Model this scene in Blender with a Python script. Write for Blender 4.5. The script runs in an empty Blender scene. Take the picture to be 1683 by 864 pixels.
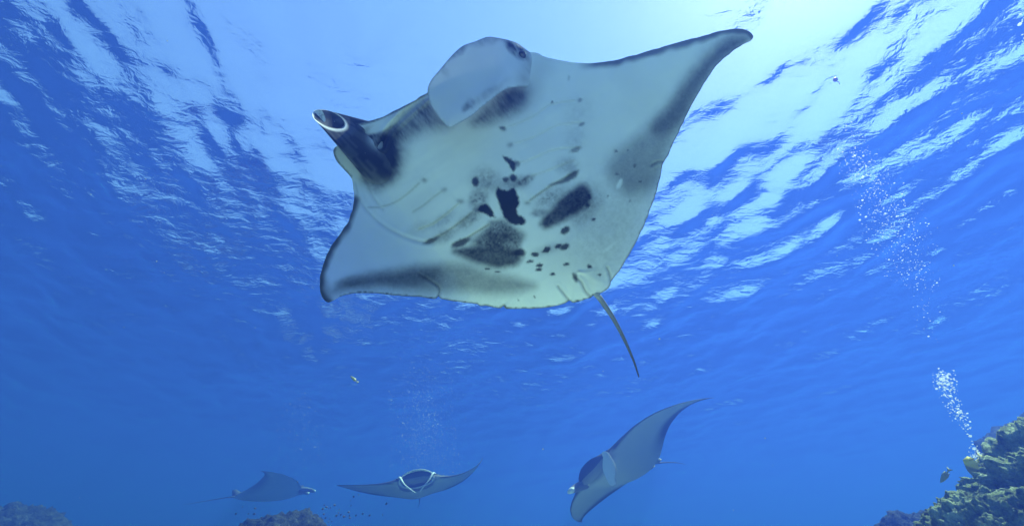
import bpy, math, numpy as np
from mathutils import Vector, Matrix
sc = bpy.context.scene
R = math.radians
# ---------------------------------------------------------------- camera
CAM_Z, PITCH, FPX = 3.5, R(40), 660.0          # 3.5 m above the sand, looking up 40 degrees
PW, PH = 1683.0, 864.0
cam_d = bpy.data.cameras.new('camera'); cam = bpy.data.objects.new('camera', cam_d)
sc.collection.objects.link(cam); sc.camera = cam
cam.location = (0, 0, CAM_Z); cam.rotation_euler = (R(90) + PITCH, 0, 0)
cam_d.sensor_width = 36; cam_d.lens = 36 * FPX / PW; cam_d.clip_end = 2000; cam_d.clip_start = 0.05
# ---------------------------------------------------------------- sky, sun, exposure
SUN_EL, SUN_AZ = R(61), R(79)
w = bpy.data.worlds.new('World'); sc.world = w; w.use_nodes = True
nt = w.node_tree; bg = nt.nodes['Background']
sky = nt.nodes.new('ShaderNodeTexSky'); sky.sky_type = 'NISHITA'; sky.sun_disc = False
sky.sun_elevation = SUN_EL; sky.sun_rotation = SUN_AZ
sky.air_density = 1.0; sky.dust_density = 0.3; sky.ozone_density = 1.0
nt.links.new(sky.outputs[0], bg.inputs[0]); bg.inputs[1].default_value = 0.12
sd = bpy.data.lights.new('sun', 'SUN'); sun = bpy.data.objects.new('sun', sd); sc.collection.objects.link(sun)
sd.energy = 5.0; sd.angle = R(0.5); sd.color = (1.0, 0.96, 0.9)
to_sun = Vector((math.cos(SUN_EL) * math.sin(SUN_AZ), math.cos(SUN_EL) * math.cos(SUN_AZ), math.sin(SUN_EL)))
sun.rotation_euler = to_sun.to_track_quat('Z', 'Y').to_euler()
vs = sc.view_settings; vs.view_transform = 'Standard'; vs.look = 'None'; vs.gamma = 1; vs.use_curve_mapping = False
vs.exposure = 1.67
cy = sc.cycles
cy.use_denoising = True; cy.denoiser = 'OPENIMAGEDENOISE'
cy.max_bounces = 5; cy.diffuse_bounces = 2; cy.glossy_bounces = 3; cy.volume_bounces = 0; cy.transparent_max_bounces = 12
cy.sample_clamp_indirect = 6.0

# ---------------------------------------------------------------- helpers
C = sc.collection
def mesh_obj(name, verts, faces, mat=None, parent=None, smooth=True):
    me = bpy.data.meshes.new(name)
    me.from_pydata([tuple(v) for v in verts] if not isinstance(verts, np.ndarray) else verts.tolist(), [], faces if not isinstance(faces, np.ndarray) else faces.tolist())
    me.update()
    if mat: me.materials.append(mat)
    if smooth: me.polygons.foreach_set('use_smooth', [True] * len(me.polygons))
    o = bpy.data.objects.new(name, me); C.objects.link(o)
    if parent: o.parent = parent
    return o
def tag(o, label=None, cat=None, group=None, kind=None):
    for k, v in (('label', label), ('category', cat), ('group', group), ('kind', kind)):
        if v: o[k] = v
    return o
def new_mat(name):
    m = bpy.data.materials.new(name); m.use_nodes = True
    n = m.node_tree.nodes; n.clear()
    out = n.new('ShaderNodeOutputMaterial')
    return m, m.node_tree, out
RNG = np.random.default_rng(7)
# ---------------------------------------------------------------- water surface
SURF_Z = 11.5
def wave_field(X, Y, seed=12):
    r = np.random.default_rng(seed)
    Z = np.zeros_like(X)
    wind = R(200)
    for lam, n, slope in ((9.0, 4, .025), (4.5, 6, .04), (2.4, 8, .07), (1.3, 10, .085), (0.75, 12, .065)):
        for _ in range(n):
            l = lam * r.uniform(.75, 1.35); a = wind + r.normal(0, .85); k = 2 * math.pi / l
            ph = r.uniform(0, 6.28); amp = slope / k / math.sqrt(n) * 1.4
            p = k * (X * math.cos(a) + Y * math.sin(a)) + ph
            Z += amp * (np.sin(p) + .22 * np.cos(2 * p))
    return Z
def build_water():
    n = 620
    t = np.linspace(-1, 1, n)
    ax = 30 * t + 66 * np.sign(t) * np.abs(t) ** 5
    X, Y = np.meshgrid(ax, ax + 8)
    Z = SURF_Z + wave_field(X, Y)
    V = np.stack([X, Y, Z], -1).reshape(-1, 3)
    i = np.arange(n * n).reshape(n, n)
    F = np.stack([i[:-1, :-1], i[:-1, 1:], i[1:, 1:], i[1:, :-1]], -1).reshape(-1, 4)
    m, t_, out = new_mat('sea_surface'); N = t_.nodes.new; L = t_.links.new
    geo = N('ShaderNodeNewGeometry')
    mp = N('ShaderNodeMapping'); mp.inputs['Scale'].default_value = (1.0, 1.7, 1.0); mp.inputs['Rotation'].default_value = (0, 0, R(25))
    L(geo.outputs['Position'], mp.inputs[0])
    n1 = N('ShaderNodeTexNoise'); n1.inputs['Scale'].default_value = 2.4; n1.inputs['Detail'].default_value = 4; n1.inputs['Roughness'].default_value = .55
    n1.inputs['Distortion'].default_value = .5
    L(mp.outputs[0], n1.inputs['Vector'])
    b1 = N('ShaderNodeBump'); b1.inputs['Strength'].default_value = 1.0; b1.inputs['Distance'].default_value = .062
    ng = N('ShaderNodeTexNoise'); ng.inputs['Scale'].default_value = .22; ng.inputs['Detail'].default_value = 2; L(geo.outputs['Position'], ng.inputs['Vector'])   # gust patches
    rg = N('ShaderNodeMapRange'); rg.inputs[1].default_value = .38; rg.inputs[2].default_value = .62; rg.inputs[3].default_value = .35; rg.inputs[4].default_value = 1.0; L(ng.outputs['Fac'], rg.inputs[0])
    L(rg.outputs[0], b1.inputs['Strength'])
    L(n1.outputs['Fac'], b1.inputs['Height'])
    fr = N('ShaderNodeFresnel'); fr.inputs['IOR'].default_value = 1.333; L(b1.outputs[0], fr.inputs['Normal'])
    tr = N('ShaderNodeBsdfTransparent'); gl = N('ShaderNodeBsdfGlossy'); gl.inputs['Roughness'].default_value = .02
    gl.inputs['Color'].default_value = (1, 1, 1, 1)
    L(b1.outputs[0], gl.inputs['Normal'])
    mx = N('ShaderNodeMixShader'); L(fr.outputs[0], mx.inputs[0]); L(tr.outputs[0], mx.inputs[1]); L(gl.outputs[0], mx.inputs[2])
    L(mx.outputs[0], out.inputs['Surface'])
    o = mesh_obj('water', V, F, m)
    tag(o, 'rippled sea surface seen from below', 'water', kind='structure')
build_water()
# ---------------------------------------------------------------- sea water (volume)
def build_haze():
    import bmesh
    bm = bmesh.new(); bmesh.ops.create_cube(bm, size=1)
    me = bpy.data.meshes.new('haze'); bm.to_mesh(me); bm.free()
    o = bpy.data.objects.new('haze', me); C.objects.link(o)
    o.scale = (200, 200, 34.0); o.location = (0, 8, -4.0)
    m, t_, out = new_mat('sea_water')
    N = t_.nodes.new; L = t_.links.new
    vsn = N('ShaderNodeVolumeScatter'); va = N('ShaderNodeVolumeAbsorption'); ad = N('ShaderNodeAddShader')
    s = SIG_S; a = SIG_A
    dm = max(s); vsn.inputs['Color'].default_value = (s[0] / dm, s[1] / dm, s[2] / dm, 1); vsn.inputs['Density'].default_value = dm
    vsn.inputs['Anisotropy'].default_value = ANISO
    da = max(a) * 1.0; va.inputs['Color'].default_value = (1 - a[0] / da, 1 - a[1] / da, 1 - a[2] / da, 1); va.inputs['Density'].default_value = da
    L(vsn.outputs[0], ad.inputs[0]); L(va.outputs[0], ad.inputs[1]); L(ad.outputs[0], out.inputs['Volume'])
    me.materials.append(m)
    tag(o, 'clear blue sea water filling the whole scene', 'haze', kind='stuff')
SIG_S = (.0035, .0076, .050); SIG_A = (.068, .035, .014); ANISO = .27
build_haze()
# ---------------------------------------------------------------- sea floor
def build_floor():
    n = 300
    ax = np.linspace(-95, 95, n)
    X, Y = np.meshgrid(ax, ax + 8)
    Z = .12 * np.sin(X * .31 + 1) * np.cos(Y * .27) + .05 * np.sin(X * 1.1 + Y * .6)
    q = np.clip((np.hypot(X, Y - 3) - 13) / 20, 0, 1); Z -= 18 * q * q * (3 - 2 * q)      # unseen drop-off, shaped so the water surface mirrors less bright sand
    V = np.stack([X, Y, Z], -1).reshape(-1, 3); i = np.arange(n * n).reshape(n, n)
    F = np.stack([i[:-1, :-1], i[:-1, 1:], i[1:, 1:], i[1:, :-1]], -1).reshape(-1, 4)
    m, t_, out = new_mat('sand'); N = t_.nodes.new; L = t_.links.new
    no = N('ShaderNodeTexNoise'); no.inputs['Scale'].default_value = .7; no.inputs['Detail'].default_value = 8
    cr = N('ShaderNodeValToRGB'); cr.color_ramp.elements[0].color = (.64, .61, .61, 1); cr.color_ramp.elements[1].color = (.76, .73, .73, 1)
    cr.color_ramp.elements[0].position = .3; cr.color_ramp.elements[1].position = .7
    L(no.outputs['Fac'], cr.inputs[0])
    # unseen pale sand pocket added to light the belly, dark rubble to limit bounce
    geo = N('ShaderNodeNewGeometry'); vm = N('ShaderNodeVectorMath'); vm.operation = 'DISTANCE'; vm.inputs[1].default_value = (-.2, 2.6, 0); L(geo.outputs['Position'], vm.inputs[0])
    n2 = N('ShaderNodeTexNoise'); n2.inputs['Scale'].default_value = .5; n2.inputs['Detail'].default_value = 6; L(geo.outputs['Position'], n2.inputs['Vector'])
    ma = N('ShaderNodeMath'); ma.operation = 'MULTIPLY_ADD'; L(n2.outputs['Fac'], ma.inputs[0]); ma.inputs[1].default_value = 4.0; L(vm.outputs['Value'], ma.inputs[2])
    mr = N('ShaderNodeMapRange'); mr.inputs[1].default_value = 9.8; mr.inputs[2].default_value = 11.2; L(ma.outputs[0], mr.inputs[0])
    n3 = N('ShaderNodeTexNoise'); n3.inputs['Scale'].default_value = 3.0; n3.inputs['Detail'].default_value = 8; L(geo.outputs['Position'], n3.inputs['Vector'])
    c2 = N('ShaderNodeValToRGB'); c2.color_ramp.elements[0].color = (.02, .02, .015, 1); c2.color_ramp.elements[1].color = (.11, .11, .07, 1); L(n3.outputs['Fac'], c2.inputs[0])
    mx = N('ShaderNodeMix'); mx.data_type = 'RGBA'; L(mr.outputs[0], mx.inputs[0]); L(cr.outputs[0], mx.inputs[6]); L(c2.outputs[0], mx.inputs[7])
    bs = N('ShaderNodeBsdfPrincipled'); bs.inputs['Roughness'].default_value = .9; L(mx.outputs[2], bs.inputs['Base Color'])
    L(bs.outputs[0], out.inputs['Surface'])
    tag(mesh_obj('sea_floor', V, F, m), 'unseen sea floor with an added light-bouncing sand pocket among dark rubble', 'sea floor', kind='structure')
build_floor()
# ---------------------------------------------------------------- pixels -> rays and small numeric tools
RIGHT = np.array([1.0, 0, 0]); UPV = np.array([0, -math.sin(PITCH), math.cos(PITCH)]); FWD = np.array([0, math.cos(PITCH), math.sin(PITCH)])
CAM = np.array([0, 0, CAM_Z])
def rays(P):
    P = np.asarray(P, float).reshape(-1, 2)
    return FWD + ((P[:, :1] - PW / 2) / FPX) * RIGHT - ((P[:, 1:] - PH / 2) / FPX) * UPV
def at(u, v, depth):
    return CAM + rays([(u, v)])[0] * depth
def _hash(ix, iy, iz, seed):
    h = (ix * 374761393 + iy * 668265263 + iz * 2147483647 + seed * 974634777) & 0xFFFFFFFF
    h = ((h ^ (h >> 13)) * 1274126177) & 0xFFFFFFFF
    return ((h ^ (h >> 16)) & 0xFFFF) / 65535.0
def vnoise(P, seed=0):
    """value noise in [-1,1]; P (n,2) or (n,3)"""
    P = np.asarray(P, float)
    if P.shape[1] == 2: P = np.concatenate([P, np.zeros((len(P), 1))], 1)
    I = np.floor(P).astype(np.int64); f = P - I; f = f * f * (3 - 2 * f)
    r = 0
    for dx in (0, 1):
        for dy in (0, 1):
            for dz in (0, 1):
                wgt = (f[:, 0] if dx else 1 - f[:, 0]) * (f[:, 1] if dy else 1 - f[:, 1]) * (f[:, 2] if dz else 1 - f[:, 2])
                r = r + wgt * _hash(I[:, 0] + dx, I[:, 1] + dy, I[:, 2] + dz, seed)
    return r * 2 - 1
def fbm(P, oct=4, seed=0, gain=.5):
    r = 0; a = 1; t = 0; P = np.asarray(P, float)
    for k in range(oct):
        r = r + a * vnoise(P * 2 ** k + 17.3 * k, seed + k); t += a; a *= gain
    return r / t
def seg_dist(P, line, closed=False):
    """distance of points to a polyline, and the signed side of the nearest segment"""
    L = np.asarray(line, float); A = L if closed else L[:-1]; B = np.roll(L, -1, 0) if closed else L[1:]
    best = np.full(len(P), 1e9); side = np.zeros(len(P)); along = np.zeros(len(P))
    for k, (a, b) in enumerate(zip(A, B)):
        d = b - a; q = P - a; t = np.clip((q @ d) / max(d @ d, 1e-9), 0, 1)
        e = q - t[:, None] * d; r = np.hypot(e[:, 0], e[:, 1]); m = r < best
        best[m] = r[m]; side[m] = np.sign(d[0] * q[m, 1] - d[1] * q[m, 0]); along[m] = (k + t[m]) / len(A)
    return best, side, along
def inside(P, poly):
    L = np.asarray(poly, float); c = np.zeros(len(P), bool)
    for a, b in zip(L, np.roll(L, -1, 0)):
        if a[1] == b[1]: continue
        m = ((a[1] > P[:, 1]) != (b[1] > P[:, 1])) & (P[:, 0] < (b[0] - a[0]) * (P[:, 1] - a[1]) / (b[1] - a[1]) + a[0])
        c ^= m
    return c
def spline(pts, step=3.0, closed=False):
    p = np.asarray(pts, float); n = len(p); out = []
    for i in range(n if closed else n - 1):
        g = (lambda j: p[j % n]) if closed else (lambda j: p[min(max(j, 0), n - 1)])
        a, b, c, d = g(i - 1), g(i), g(i + 1), g(i + 2)
        m = max(1, int(np.hypot(*(c - b)[:2]) / step))
        for t in np.arange(m) / m:
            out.append(.5 * (2 * b + (c - a) * t + (2 * a - 5 * b + 4 * c - d) * t * t + (3 * b - a - 3 * c + d) * t ** 3))
    if not closed: out.append(p[-1])
    return np.array(out)
def sstep(x, a, b):
    t = np.clip((x - a) / (b - a), 0, 1); return t * t * (3 - 2 * t)
def triangulate(outline, step):
    from mathutils.geometry import delaunay_2d_cdt
    lo, hi = outline.min(0), outline.max(0)
    gx, gy = np.meshgrid(np.arange(lo[0], hi[0], step), np.arange(lo[1], hi[1], step * .87))
    gx = gx + (np.arange(gx.shape[0]) % 2)[:, None] * step * .5
    G = np.stack([gx.ravel(), gy.ravel()], 1)
    G = G[inside(G, outline)]; G = G[seg_dist(G, outline, True)[0] > step * .55]
    P = np.concatenate([outline, G]); n = len(outline)
    r = delaunay_2d_cdt([Vector(p) for p in P], [(i, (i + 1) % n) for i in range(n)], [], 1, 1e-4)
    return np.array([tuple(v) for v in r[0]]), np.array([tuple(t) for t in r[2]], int)
class Shell:
    """collects vertices, faces and a pigment value (0 pale skin .. 1 black skin) for one continuous animal mesh"""
    def __init__(s): s.v, s.f, s.p, s.n, s.m = [], [], [], 0, []
    def add(s, v, f, p, slot=0):
        s.m += [slot] * len(f)
        v = np.asarray(v, float); s.v.append(v); s.p.append(np.broadcast_to(np.asarray(p, float), (len(v),)))
        s.f += [tuple(int(i) + s.n for i in q) for q in f]; s.n += len(v)
    def build(s, name, mat, parent, origin):
        V = np.concatenate(s.v) - np.asarray(origin); o = mesh_obj(name, V, s.f, mat, parent)
        if max(s.m): o.data.materials.append(FIN_SKIN); o.data.polygons.foreach_set('material_index', s.m)
        at_ = o.data.attributes.new('pigment', 'FLOAT', 'POINT'); at_.data.foreach_set('value', np.concatenate(s.p).astype(np.float32))
        return o
def sweep(path, radii, n=10, flat=1.0, cap=True):
    """tube along a 3-D path; flat squeezes it across its second axis"""
    path = np.asarray(path, float); V = []; F = []
    T = np.gradient(path, axis=0); T /= np.linalg.norm(T, axis=1)[:, None]
    ref = np.array([0.2, .1, 1.0])
    for p, t, r in zip(path, T, radii):
        a = np.cross(t, ref); a /= np.linalg.norm(a); b = np.cross(t, a)
        for k in range(n):
            w_ = 2 * math.pi * k / n; V.append(p + r * (math.cos(w_) * a + flat * math.sin(w_) * b))
    m = len(path)
    for i in range(m - 1):
        for k in range(n): F.append((i * n + k, i * n + (k + 1) % n, (i + 1) * n + (k + 1) % n, (i + 1) * n + k))
    if cap: F.append(tuple(range(n))[::-1]); F.append(tuple((m - 1) * n + k for k in range(n)))
    return np.array(V), F
def manta_material(name, pale, dark, scale, thin=0.0):
    m, t_, out = new_mat(name); N = t_.nodes.new; L = t_.links.new
    at_ = N('ShaderNodeAttribute'); at_.attribute_name = 'pigment'
    tc = N('ShaderNodeTexCoord')
    no = N('ShaderNodeTexNoise'); no.inputs['Scale'].default_value = 170 * scale; no.inputs['Detail'].default_value = 3; no.inputs['Roughness'].default_value = .7
    L(tc.outputs['Object'], no.inputs['Vector'])
    # stipple where pale and dark skin meet: p + k * p(1-p) * (noise - .5)
    s1 = N('ShaderNodeMath'); s1.operation = 'SUBTRACT'; s1.inputs[0].default_value = 1; L(at_.outputs['Fac'], s1.inputs[1])
    s2 = N('ShaderNodeMath'); s2.operation = 'MULTIPLY'; L(at_.outputs['Fac'], s2.inputs[0]); L(s1.outputs[0], s2.inputs[1])
    s3 = N('ShaderNodeMath'); s3.operation = 'SUBTRACT'; L(no.outputs['Fac'], s3.inputs[0]); s3.inputs[1].default_value = .5
    s4 = N('ShaderNodeMath'); s4.operation = 'MULTIPLY'; L(s2.outputs[0], s4.inputs[0]); L(s3.outputs[0], s4.inputs[1])
    s5 = N('ShaderNodeMath'); s5.operation = 'MULTIPLY_ADD'; L(s4.outputs[0], s5.inputs[0]); s5.inputs[1].default_value = .8; L(at_.outputs['Fac'], s5.inputs[2]); s5.use_clamp = True
    n2 = N('ShaderNodeTexNoise'); n2.inputs['Scale'].default_value = 6 * scale; n2.inputs['Detail'].default_value = 6; L(tc.outputs['Object'], n2.inputs['Vector'])
    c0 = N('ShaderNodeMix'); c0.data_type = 'RGBA'; c0.inputs[6].default_value = (*[x * .86 for x in pale], 1); c0.inputs[7].default_value = (*pale, 1); L(n2.outputs['Fac'], c0.inputs[0])
    mx = N('ShaderNodeMix'); mx.data_type = 'RGBA'; L(s5.outputs[0], mx.inputs[0]); L(c0.outputs[2], mx.inputs[6]); mx.inputs[7].default_value = (*dark, 1)
    bs = N('ShaderNodeBsdfPrincipled'); bs.inputs['Roughness'].default_value = .5; bs.inputs['Specular IOR Level'].default_value = .15
    L(mx.outputs[2], bs.inputs['Base Color'])
    bp = N('ShaderNodeBump'); bp.inputs['Strength'].default_value = .25; bp.inputs['Distance'].default_value = .004; L(no.outputs['Fac'], bp.inputs['Height']); L(bp.outputs[0], bs.inputs['Normal'])
    if thin:                                               # thin fin tissue lets some light through
        tl = N('ShaderNodeBsdfTranslucent'); L(mx.outputs[2], tl.inputs[0]); ms = N('ShaderNodeMixShader'); ms.inputs[0].default_value = thin
        L(bs.outputs[0], ms.inputs[1]); L(tl.outputs[0], ms.inputs[2]); L(ms.outputs[0], out.inputs['Surface'])
    else: L(bs.outputs[0], out.inputs['Surface'])
    return m
FIN_SKIN = manta_material('thin_fin_skin', (.92, .92, .93), (.016, .019, .03), 1.0, .26)
MANTA_SKIN = manta_material('manta_skin', (.86, .86, .86), (.016, .019, .03), 1.0)
m_eye, t_, out = new_mat('manta_eye'); b_ = t_.nodes.new('ShaderNodeBsdfPrincipled'); b_.inputs['Base Color'].default_value = (.01, .01, .012, 1); b_.inputs['Roughness'].default_value = .12
t_.links.new(b_.outputs[0], out.inputs['Surface'])
def eye(loc, r, parent, origin):
    import bmesh
    bm = bmesh.new(); bmesh.ops.create_uvsphere(bm, u_segments=20, v_segments=12, radius=r)
    bmesh.ops.scale(bm, vec=(1, 1, .8), verts=bm.verts)
    me = bpy.data.meshes.new('eye'); bm.to_mesh(me); bm.free(); me.materials.append(m_eye)
    for p in me.polygons: p.use_smooth = True
    o = bpy.data.objects.new('eye', me); C.objects.link(o); o.parent = parent; o.location = Vector(np.asarray(loc) - np.asarray(origin))
    return o

# ---------------------------------------------------------------- the big manta overhead
def build_big_manta():
    depth = 2.3                                            # metres ahead: gives a disc about 3.7 m across
    c0 = rays([(838, 330)])[0] * depth
    n = math.tan(R(-2.5)) * RIGHT + math.tan(R(12.5)) * UPV - FWD; n /= np.linalg.norm(n)    # belly normal, towards the diver
    d0 = n @ c0
    def plane(P): r = rays(P); return r * (d0 / (r @ n))[:, None]
    tail0, mouth0 = plane([(985, 485)])[0], plane([(690, 162)])[0]
    ax = mouth0 - tail0; LN = np.linalg.norm(ax); ax /= LN
    sp = np.cross(ax, n); sp *= np.sign(sp @ RIGHT)
    def coords(P): q = plane(P) - tail0; return (q @ ax) / LN, (q @ sp) / LN
    def surf(P, h=0.0):
        """point on the bent disc under pixel P, raised h metres towards the viewer"""
        P = np.asarray(P, float).reshape(-1, 2); a, s = coords(P)
        z = LN * (.34 * np.clip((-s - .32) / .33, 0, 1.4) ** 1.6 + .08 * np.clip((s - .45) / .65, 0, 1.2) ** 2)
        r = rays(P); p = r * ((d0 + z) / (r @ n))[:, None]
        return p - r / np.linalg.norm(r, axis=1)[:, None] * np.broadcast_to(h, (len(P),))[:, None]
    lead_r = [(878, 86), (895, 93), (920, 99), (945, 103), (972, 104), (1005, 100), (1045, 90), (1090, 77), (1130, 66), (1165, 56), (1195, 49), (1215, 47), (1230, 51), (1238, 60)]
    trail_r = [(1238, 60), (1233, 68), (1218, 76), (1200, 88), (1180, 106), (1162, 130), (1147, 155), (1133, 182), (1120, 208), (1107, 235), (1099, 253), (1092, 265), (1089, 270), (1087, 284), (1083, 300), (1078, 318), (1070, 340), (1058, 372), (1042, 404), (1022, 438), (1009, 457), (1004, 463), (1003, 468), (995, 477), (985, 483), (976, 485)]
    trail_l = [(976, 485), (971, 489), (962, 492), (950, 495), (941, 497), (936, 494), (928, 499), (905, 504), (870, 507), (832, 507), (828, 502), (822, 506), (800, 503), (788, 502), (784, 499), (770, 498), (740, 494), (725, 491), (721, 487), (716, 491), (690, 488), (650, 485), (620, 482), (597, 481), (575, 483), (560, 487), (549, 493), (540, 497)]
    lead_l = [(540, 497), (533, 493), (527, 482), (525, 468), (527, 450), (533, 430), (543, 408), (556, 388), (570, 368), (578, 348), (582, 330), (581, 310), (579, 296), (574, 288), (562, 275), (553, 264), (548, 250), (550, 243)]
    head = [(550, 243), (562, 235), (574, 217), (590, 204), (615, 197), (645, 184), (670, 171), (695, 157), (722, 140), (760, 118), (800, 100), (850, 88)]
    ctl = lead_r + trail_r[1:] + trail_l[1:] + lead_l[1:] + head[1:]
    outl = spline(ctl, 3.0, True)
    wob = vnoise(outl * .11, 5)[:, None] * .7; outl = outl + wob
    P, T = triangulate(outl, 2.7)
    nb = len(outl)
    de = seg_dist(P, outl, True)[0]; de[:nb] = 0
    a, s = coords(P)
    mpx = depth / FPX
    edge = 1 - np.exp(-de * mpx / .09)
    body = np.exp(-(s / .30) ** 2) * np.clip(np.sin(np.pi * np.clip(a * .86 + .08, 0, 1)), 0, 1) ** .7
    def body_at(Q):
        a_, s_ = coords(Q); return np.exp(-(s_ / .30) ** 2) * np.clip(np.sin(np.pi * np.clip(a_ * .86 + .08, 0, 1)), 0, 1) ** .7
    h = edge * (.012 + .105 * body)
    # folds, gill slits and creases as relief, their inner shade painted as dark lines
    W = P + np.stack([vnoise(P * .06, 11), vnoise(P * .06, 12)], 1) * 1.3 + np.stack([vnoise(P * .21, 13), vnoise(P * .3, 14)], 1) * 1.1
    slits = [[(697, 297), (690, 300), (670, 318), (650, 332), (625, 340), (600, 341)], [(730, 312), (715, 322), (695, 338), (675, 350)],
             [(757, 331), (735, 350), (710, 368), (684, 378)], [(782, 344), (760, 362), (730, 383), (698, 398)], [(808, 366), (785, 380), (765, 392), (740, 404)],
             [(826, 211), (850, 203), (878, 190), (905, 172), (952, 164)], [(838, 238), (880, 224), (918, 205), (962, 201)], [(848, 268), (872, 262), (910, 246), (957, 242)],
             [(853, 301), (870, 291), (905, 278), (948, 262)], [(866, 333), (895, 312), (925, 294), (950, 281)]]
    pig = np.zeros(len(P))
    for k, sl in enumerate(slits):
        line = spline(sl, 6); q, side, al = seg_dist(P, line)
        fade = sstep(al, 0, .1) * sstep(1 - al, 0, .1)
        sgn = side if k < 5 else -side
        amp = .006 if k in (3, 4, 9, 2) else .003
        h += fade * np.where(sgn > 0, amp * np.exp(-(q / 15.0) ** 1.5), -amp * .5 * np.exp(-q / 6.0))
        pig = np.maximum(pig, fade * (.65 if k in (3, 4, 9) else .38 if k in (0, 1, 2) else .22) * np.exp(-(q / 1.9) ** 2))  # darkness of the open slit painted along its line
        ex, ey = sl[0]; pig = np.maximum(pig, .55 * np.exp(-(((W[:, 0] - ex) / 5) ** 2 + ((W[:, 1] - ey) / 4) ** 2)))
    for line, amp, wd in (([(584, 300), (590, 325), (600, 342), (625, 367), (660, 387), (690, 397), (712, 399)], .0045, 3), ([(602, 296), (612, 322), (630, 345)], .003, 3),
                          ([(945, 455), (955, 463), (962, 478), (972, 488)], .005, 2.2), ([(917, 470), (928, 484), (938, 496)], .004, 2.2), ([(998, 440), (1002, 452), (1004, 464)], .006, 2.2),
                          ([(688, 450), (705, 460), (722, 473), (720, 488)], .006, 2.2), ([(626, 240), (636, 218), (662, 190), (700, 158)], .035, 4.0), ([(1070, 272), (1080, 266), (1092, 266)], .008, 2.0)):
        q, side, al = seg_dist(P, spline(line, 5)); h += -amp * np.exp(-(q / wd) ** 2) + .5 * amp * np.exp(-((q - 2 * wd) / wd) ** 2)
        if amp < .02: pig = np.maximum(pig, (.5 if wd < 3 else .22) * np.exp(-(q / 1.8) ** 2))
    for k in range(7):                                     # pleats fanning out from the vent
        an = R(-12 + 9 * k); q, side, al = seg_dist(P, [(952, 447), (952 + 44 * math.cos(an), 447 + 26 * math.sin(an))]); h += .0022 * np.exp(-(q / 1.8) ** 2)
    h += .0035 * edge * fbm(np.stack([s * 9, a * 26], 1), 3, 31) + .003 * edge * fbm(P * .02, 2, 33)
    h = np.maximum(h, .001 * edge)
    # pigment: spots, blotches and margins of the skin, then a darker mouth area
    def poly(pts, soft, amt, speck=0):
        nonlocal pig
        pp = spline(pts, 6, True); q = seg_dist(W, pp, True)[0] * np.where(inside(W, pp), -1, 1)
        v = amt * (1 - sstep(q, -soft, soft))
        if speck: v = np.clip(v * (1 + speck * vnoise(P * .45, 41) + speck * .6 * vnoise(P * .16, 42)), 0, 1)
        pig = 1 - (1 - pig) * (1 - v)
    def oval(cx, cy, rx, ry, ang=0, soft=.25, amt=1.0, speck=0):
        nonlocal pig
        c_, s_ = math.cos(R(ang)), math.sin(R(ang)); X = W[:, 0] - cx; Y = W[:, 1] - cy
        r = np.hypot((X * c_ + Y * s_) / rx, (-X * s_ + Y * c_) / ry)
        v = amt * (1 - sstep(r, 1 - soft, 1 + soft))
        if speck: v = np.clip(v * (1 + speck * vnoise(P * .45, 43) + speck * .6 * vnoise(P * .16, 44)), 0, 1)
        pig = 1 - (1 - pig) * (1 - v)
    poly([(825, 257), (832, 257), (840, 262), (848, 271), (846, 281), (842, 281), (836, 272), (829, 265)], 1.5, .95)
    oval(782, 299, 6, 8, 0, .3, .92); oval(797, 298, 21, 20, 0, .7, .42, .4)
    oval(831, 295, 5, 4.2, 0, .3, .8); oval(843, 292, 6.5, 6.5, 0, .3, .9); oval(845, 301, 24, 11, -10, .7, .5, .3); oval(866, 294, 13, 6, -30, .6, .5, .5)
    poly([(818, 308), (824, 311), (832, 314), (838, 312), (845, 308), (851, 320), (853, 333), (850, 345), (851, 352), (860, 357), (864, 363), (860, 369), (850, 369), (835, 364), (828, 357), (824, 345), (818, 330), (816, 318)], 1.8, .97)
    poly([(789, 337), (798, 335), (806, 341), (812, 350), (815, 358), (806, 356), (795, 350), (785, 345)], 1.6, .96); oval(786, 330, 15, 15, 0, .6, .55, .4)
    poly([(776, 396), (798, 377), (815, 363), (830, 362), (845, 372), (862, 385), (856, 400), (845, 412), (800, 410), (780, 404)], 9, .78, .22)
    poly([(742, 412), (775, 404), (815, 404), (855, 410), (859, 421), (850, 434), (820, 441), (785, 433), (762, 424)], 8, .9, .06)
    oval(822, 390, 22, 11, -20, .6, .5, .3)
    oval(708, 396, 13, 4, -20, .4, .8); oval(757, 399, 17, 5.5, -22, .35, .85); oval(730, 388, 18, 9, -25, .7, .4, .4); oval(772, 361, 24, 9, -38, .7, .48, .4); oval(728, 362, 20, 8, -36, .7, .25, .5); oval(690, 374, 18, 8, -20, .8, .2, .4)
    poly([(887, 370), (893, 355), (910, 338), (925, 322), (945, 308), (962, 302), (970, 315), (968, 333), (955, 347), (940, 356), (915, 369), (895, 376)], 7, .92, .06); oval(957, 335, 30, 27, -40, .7, .45, .3)
    poly([(900, 305), (925, 294), (945, 279), (951, 280), (948, 290), (935, 297), (915, 303)], 3, .8); oval(905, 325, 26, 12, -35, .8, .4, .5); oval(885, 350, 12, 6, -10, .6, .45, .4); oval(932, 272, 16, 12, 0, .8, .35, .4); oval(945, 246, 10, 4, -25, .5, .55, .3)
    oval(957, 205, 5, 3, -40, .5, .6); oval(953, 164, 4, 3, -40, .5, .55); oval(936, 128, 2, 5, 0, .6, .35); oval(907, 169, 1.8, 1.8, 0, .4, .9); oval(826, 211, 4.5, 3, 0, .5, .6); oval(850, 270, 5, 4, -30, .5, .5)
    oval(950, 185, 20, 26, 0, .9, .12, .6); oval(945, 230, 18, 14, 0, .9, .14, .6)
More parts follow.
